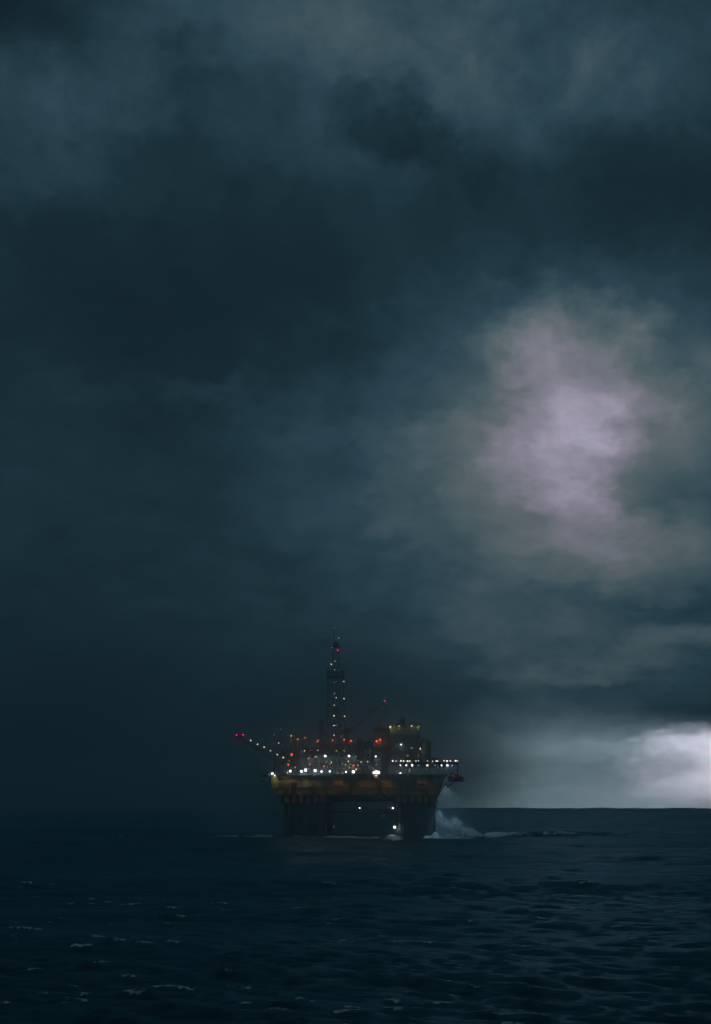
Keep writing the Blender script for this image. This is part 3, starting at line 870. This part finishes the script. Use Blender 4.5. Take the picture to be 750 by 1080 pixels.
# accommodation block
lamp('module_lamp', 411.6, 766.8, -23.4, 'e_yell', 0.72, 260, YEL); lamp('module_lamp', 421, 765.8, -23.4, 'e_yell', 0.45, 70, YEL)
lamp('module_lamp', 434.2, 765.8, -23.4, 'e_yell', 0.42, 70, YEL); lamp('module_lamp', 442.0, 766.2, -23.4, 'e_yell', 0.45, 120, YEL)
lamp('module_lamp', 423, 785.2, -23.6, 'e_white', 0.5, 70, CYAN); lamp('module_lamp', 443.2, 789.6, -22.4, 'e_warm', 0.6, 70, WARM)
# helideck edge lamps above the slab
for px in (414.3, 417.8, 423.0, 425.8, 430.0, 432.4, 438.8, 441.4, 451, 456.3, 460.2, 461.6, 468.4, 471.6, 475, 480.6, 482.8):
    lamp('helideck_lamp', px, 802.6 + random.uniform(-0.2, 0.2), -41.0, 'e_pink', random.uniform(0.34, 0.52), 12, WARM, 0.8)
# lamps hung below the helideck
for px, mt, wt in ((422.3, 'e_white', 130), (428.6, 'e_white', 130), (434.8, 'e_white', 130), (441.6, 'e_cool', 90), (450.8, 'e_pink', 90), (459, 'e_cool', 110), (465.8, 'e_white', 110), (472, 'e_white', 110), (477, 'e_cool', 90)):
    lamp('deckhead_lamp', px, 807.2, -39.0, mt, 0.48, wt*2.2, CYAN)
lamp('deckhead_lamp', 422.4, 815.6, -31.5, 'e_pink', 0.55, 80, WARM)
# below the deck
lamp('underdeck_light', 379.4, 852.2, -31, 'e_flood', 0.55, 260, CYAN); lamp('underdeck_light', 414.4, 852.2, -31, 'e_flood', 0.6, 90, CYAN)
lamp('underdeck_light', 416.3, 872.5, -34.6, 'e_flood', 0.65, 170, CYAN)
lamp('underdeck_light', 352.2, 871.8, -22, 'e_cool', 0.35); lamp('underdeck_light', 364.2, 876.8, 18, 'e_cool', 0.3); lamp('underdeck_light', 385, 876, 18, 'e_cool', 0.3)

def build_lamps():
    housings = {}; lenses = {}
    for (name, px, py, dep, mt, r, watts, colr, off) in LAMPS:
        p = L(px, py, dep)
        hk_ = round(r, 2)
        if hk_ not in housings:
            b = MB()
            b.box((-r*0.9, r*0.35, -r*0.9), (r*0.9, r*1.05, r*0.9)); b.bar((0, r*0.7, r*0.9), (0, r*0.9, r*1.7), r*0.16); b.box((-r*1.05, -r*0.2, r*0.95), (r*1.05, r*1.0, r*1.08))
            o = b.build(name, M['dark'], rig); housings[hk_] = o.data; o.data.name = 'lamp_housing'
        else:
            o = bpy.data.objects.new(name, housings[hk_]); COL.objects.link(o); o.parent = rig
        o.location = p
        lk = (hk_, mt)
        if lk not in lenses:
            b = MB(); b.ball((0, 0, 0), r, 0, 12, 8, 0.92, 0.9, 0.92)
            l = b.build('lens', M[mt], o, smooth=True); lenses[lk] = l.data
        else:
            l = bpy.data.objects.new('lens', lenses[lk]); COL.objects.link(l); l.parent = o
        if watts:
            spot = name in ('floodlight', 'deckhead_lamp', 'underdeck_light')
            ld = bpy.data.lights.new('lamp_light', 'SPOT' if spot else 'POINT'); ld.energy = watts*LAMP_GAIN*(1.1 if colr == ORNG else 0.6 if colr == YEL else 1.0); ld.color = colr; ld.shadow_soft_size = r*0.5
            lo = bpy.data.objects.new('lamp_light', ld); COL.objects.link(lo); lo.parent = rig
            lo.location = (p[0], p[1]-r-0.3, p[2]-0.2)
            if spot:
                ld.spot_size = R(172); ld.spot_blend = 0.6
                lo.rotation_euler = Vector({'floodlight': (0, 1.0, -0.15), 'deckhead_lamp': (0, 0.35, -1), 'underdeck_light': (0, 0.8, -0.7)}[name]).to_track_quat('-Z', 'Y').to_euler()
LAMP_GAIN = 0.6
build_lamps()

# --- added downlights, lens recessed in a hooded box, to brighten hull and spray
def downlight(name, p, aim, mt, watts, colr, angle):
    b = MB(); r = 0.38; p = Vector(p)
    for sx, sy in ((-1, 0), (1, 0), (0, -1), (0, 1)):
        b.box((sx*r - (0.04 if sx else r), sy*r - (0.04 if sy else r), -0.45), (sx*r + (0.04 if sx else r), sy*r + (0.04 if sy else r), 0.30 + 0.004*abs(sx)))
    b.box((-r*0.9, -r*0.9, 0.18), (r*0.9, r*0.9, 0.29))
    b.bar((0, 0, 0.29), (0, 2.0, 0.9), 0.07)
    o = b.build(name, M['dark'], rig); o.location = p
    q = MB(); q.tube((0, 0, -0.05), (0, 0, 0.10), 0.27, 0, 14); l = q.build('lens', M[mt], o)
    ld = bpy.data.lights.new('lamp_light', 'SPOT'); ld.energy = watts*LAMP_GAIN; ld.color = colr; ld.shadow_soft_size = 0.2
    ld.spot_size = R(angle); ld.spot_blend = 0.7
    lo = bpy.data.objects.new('lamp_light', ld); COL.objects.link(lo); lo.parent = rig
    lo.location = p + Vector((0, 0, -0.55)); lo.rotation_euler = (Vector(aim) - p).to_track_quat('-Z', 'Y').to_euler()
SODIUM = (1.0, 0.58, 0.22)
for px, wt, ax in ((303, 320, 1.5), (330, 170, 0), (358, 520, 0.5), (386, 280, 0), (408, 340, -1), (446, 260, 0)):  # lamps added, lens out of sight, to wash the hull face warm
    x = lx(px); downlight('added_hull_light', (x, -40.3, ZD-0.6), (x+ax, -35.6, lz(835)), 'e_yell', wt, SODIUM, 95)
downlight('added_sea_light', (lx(470), -35.5, zp-1.6), (cr1+8, -27, 2.0), 'e_white', 12000, (0.50, 0.80, 1.0), 112)  # added lamp, lens hidden, to brighten the spray
downlight('added_sea_light', (lx(440), -38.5, Z_COLTOP-0.6), (lx(438), -41, 0), 'e_white', 200, CYAN, 80)  # added lamp, lens hidden, to brighten foam at the leg

# --- lifeboat: own thing, lying on its platform
lb = empty('lifeboat', (0, 0, 0), YAW)
bx, by, bz = L(484.5, 824.3, -32)
wx = CY*bx - SY*by + RIG_X; wy = SY*bx + CY*by + RIG_Y
lb.location = (wx - 1.3, wy, zp+0.46); lb.scale = (0.86, 0.9, 0.95)
tag(lb, 'dull red enclosed lifeboat on the platform at the right end of the rig', 'lifeboat')
b = MB()
secs = [(-4.6, 0.25, 0.9, 1.5), (-3.9, 1.1, 0.35, 2.3), (-2.2, 1.5, 0.1, 3.1), (0, 1.6, 0.05, 3.3), (1.8, 1.4, 0.12, 2.7), (3.2, 0.9, 0.4, 1.9), (4.2, 0.2, 0.9, 1.3)]
vs = []; n = 12
for (x, wd, z0, z1) in secs:
    for i in range(n):
        a = 2*math.pi*i/n
        ca, sa = math.cos(a), math.sin(a)
        vs.append((x, wd*math.copysign(abs(ca)**0.75, ca), (z0+z1)/2 + (z1-z0)/2*math.copysign(abs(sa)**0.8, sa)))
fs = []
for s_ in range(len(secs)-1):
    for i in range(n):
        fs.append((s_*n+i, s_*n+(i+1) % n, (s_+1)*n+(i+1) % n, (s_+1)*n+i))
fs += [tuple(range(n-1, -1, -1)), tuple(range((len(secs)-1)*n, len(secs)*n))]
b.add(vs, fs)
b.build('boat_hull', M['red'], lb, smooth=True)
b = MB(); b.box((-3.2, -0.8, 3.05), (-1.2, 0.8, 3.85)); b.build('conning_cabin', M['red'], lb, bevel=0.15)
b = MB()
for xx in (-2.6, 2.0): b.box((xx-0.25, -1.3, 0.0), (xx+0.25, 1.3, 0.25))
b.bar((-4.0, -1.25, 1.6), (3.3, -1.05, 1.6), 0.09)
b.build('keel_cradle', M['dark'], lb)

# ------------------------------------------------------------------ spray where the sea hits the right leg
def spray(name, c, size, density, seed, label):
    b = MB(); b.box((-size[0]/2, -size[1]/2, -size[2]/2), (size[0]/2, size[1]/2, size[2]/2))
    m, t, out = new_mat(name + '_drops')
    tc = t.n('ShaderNodeTexCoord').outputs['Object']
    q = t.vmath('MULTIPLY', tc, (2.0/size[0], 2.0/size[1], 2.0/size[2]))
    wob = t.vmath('SUBTRACT', t.noise(t.vmath('ADD', tc, (seed, 0, 0)), 0.11, 4, 0.6, 0, 1), (0.5, 0.5, 0.5))
    q = t.vmath('ADD', q, t.vmath('SCALE', wob, scale=0.9))
    # heavier at the bottom and against the leg: distance from a plume that leans away from it
    sep = t.n('ShaderNodeSeparateXYZ'); t.lk(q, sep.inputs[0])
    qq = t.n('ShaderNodeCombineXYZ')
    zz = t.math('ADD', sep.outputs[2], 1.0)
    t.put(qq.inputs[0], t.math('MULTIPLY', t.math('ADD', sep.outputs[0], 0.85), 0.62)); t.put(qq.inputs[1], sep.outputs[1]); t.put(qq.inputs[2], t.math('MULTIPLY', zz, 0.56))
    dist = t.vmath('LENGTH', qq.outputs[0])
    fall = t.maprange(dist, 1.0, 0.15)
    nz = t.noise(t.vmath('ADD', t.vmath('MULTIPLY', tc, (1, 1, 0.8)), (seed, 0, 0)), 0.30, 6, 0.65, 0.4)
    dn = t.math('MULTIPLY', fall, t.maprange(nz, 0.36, 0.66))
    v = t.n('ShaderNodeVolumePrincipled')
    v.inputs['Color'].default_value = (0.92, 0.96, 1.0, 1)
    v.inputs['Anisotropy'].default_value = 0.2
    t.put(v.inputs['Density'], t.math('MULTIPLY', dn, density))
    t.lk(v.outputs[0], out.inputs['Volume'])
    o = b.build(name, m)
    o.location = c; o.rotation_euler = (0, 0, YAW)
    tag(o, label, 'sea spray', kind='stuff')
    return o
def world_from_local(p):
    return (CY*p[0] - SY*p[1] + RIG_X, SY*p[0] + CY*p[1] + RIG_Y, p[2])
sx0 = cr1 + 0.3
spray('spray_mist', world_from_local((sx0 + 13, -27, 7.0)), (26, 20, 16), 0.22, 3.0, 'pale mist drifting off the wave burst beside the right leg of the rig')

# the thrown water itself: thousands of drops and rags of foam
def thrown_water():
    rg = random.Random(5)
    b = MB()
    for _ in range(34000):
        # launched along the leg's side face, falling away to the right
        u = rg.random()**1.35; x = u*20 + rg.gauss(0, 0.9); y = rg.gauss(0, 5.0) - 27
        top = 11.0*(1 - max(0, min(1, (u-0.22)/0.78))**1.15)*(0.72 + 0.20*math.sin(x*0.75 + 0.6) + 0.12*math.sin(x*1.9 + y*0.3)) + 0.8
        hgt = top*rg.random()**0.85*(1.0 + (0.22*rg.random() if rg.random() < 0.15 else 0))
        z = 0.3 + hgt + rg.gauss(0, 0.35)
        cl = math.sin(x*0.9 + z*0.5 + 1.0)*math.sin(z*0.8 - x*0.35 + y*0.25) + 0.5*math.sin(x*2.3 - z*1.7)
        if cl < rg.uniform(-1.1, 0.5): continue
        x = max(x, 0.1); r = rg.choice((0.05, 0.07, 0.09, 0.12, 0.18))*(1.0 if z > 2 else 1.4)
        c = Vector((sx0 + x, y, max(z, 0.1)))
        ax = Vector((rg.gauss(0, 1), rg.gauss(0, 1), rg.gauss(0, 1))).normalized(); bx = ax.orthogonal().normalized(); cx_ = ax.cross(bx)
        b.add([c + ax*r*1.6, c + bx*r, c - bx*r*0.5 + cx_*r*0.87, c - bx*r*0.5 - cx_*r*0.87, c - ax*r*1.6], [(0,1,2),(0,2,3),(0,3,1),(4,2,1),(4,3,2),(4,1,3)])
    m, t, out = new_mat('thrown_foam')
    df = t.n('ShaderNodeBsdfDiffuse'); df.inputs[0].default_value = (0.80, 0.86, 0.90, 1)
    tr = t.n('ShaderNodeBsdfTranslucent'); tr.inputs[0].default_value = (0.80, 0.86, 0.90, 1)
    mx = t.n('ShaderNodeMixShader'); mx.inputs[0].default_value = 0.45
    t.lk(df.outputs[0], mx.inputs[1]); t.lk(tr.outputs[0], mx.inputs[2]); t.lk(mx.outputs[0], out.inputs[0])
    o = b.build('sea_spray', m); o.location = (RIG_X, RIG_Y, 0); o.rotation_euler = (0, 0, YAW)
    tag(o, 'white burst of spray thrown up against the right leg of the rig', 'sea spray', kind='stuff')
thrown_water()

# drizzle and blown spray hanging round the rig, lit by its lamps
def mist(c, rad, density):
    b = MB(); b.ball((0, 0, 0), 1.0, 0, 40, 20, rad[0]*1.02, rad[1]*1.02, rad[2]*1.02)
    m, t, out = new_mat('drizzle')
    tc = t.n('ShaderNodeTexCoord').outputs['Object']
    q = t.vmath('LENGTH', t.vmath('MULTIPLY', tc, (1/rad[0], 1/rad[1], 1/rad[2])))
    v = t.n('ShaderNodeVolumePrincipled')
    v.inputs['Color'].default_value = (0.62, 0.82, 0.88, 1); v.inputs['Anisotropy'].default_value = 0.45
    t.put(v.inputs['Density'], t.math('MULTIPLY', t.maprange(q, 1.0, 0.45), density))
    t.lk(v.outputs[0], out.inputs['Volume'])
    o = b.build('drizzle', m); o.location = c
    tag(o, 'fine drizzle and blown spray hanging round the lit oil rig', 'mist', kind='stuff')
mist((RIG_X, RIG_Y, 34), (95, 85, 82), MIST)

# ------------------------------------------------------------------ haze
if HAZE_DENSITY > 0:
    b = MB(); b.box((-5200, -5200, -22), (5200, 5200, 120))
    m, t, out = new_mat('rain_haze')
    v = t.n('ShaderNodeVolumePrincipled')
    v.inputs['Color'].default_value = (0.42, 0.64, 0.72, 1); v.inputs['Density'].default_value = HAZE_DENSITY
    v.inputs['Anisotropy'].default_value = 0.68
    t.lk(v.outputs[0], out.inputs['Volume'])
    o = b.build('haze', m); tag(o, 'thin pale rain haze over the sea', 'haze', kind='stuff')
    m.cycles.homogeneous_volume = True

# ------------------------------------------------------------------ camera and render settings
cam = bpy.data.cameras.new('camera'); co = bpy.data.objects.new('camera', cam); COL.objects.link(co)
co.location = (0, 0, CAM_Z); co.rotation_euler = (R(90), 0, 0)
cam.sensor_fit = 'VERTICAL'; cam.sensor_height = 36.0; cam.sensor_width = 25.0
cam.lens = F/1080*36.0; cam.shift_y = (HOR-540)/1080.0
cam.clip_start = 0.5; cam.clip_end = 60000
scene.camera = co

vs_ = scene.view_settings
vs_.view_transform = 'Standard'; vs_.look = 'None'; vs_.exposure = 0.0; vs_.gamma = 1.0; vs_.use_curve_mapping = False
scene.render.film_transparent = False
cy = scene.cycles
cy.use_denoising = True
cy.max_bounces = 6; cy.diffuse_bounces = 2; cy.glossy_bounces = 3; cy.transmission_bounces = 2; cy.volume_bounces = 2
cy.sample_clamp_indirect = 0.5; cy.sample_clamp_direct = 4.0
cy.use_light_tree = True
cy.volume_step_rate = 1.0
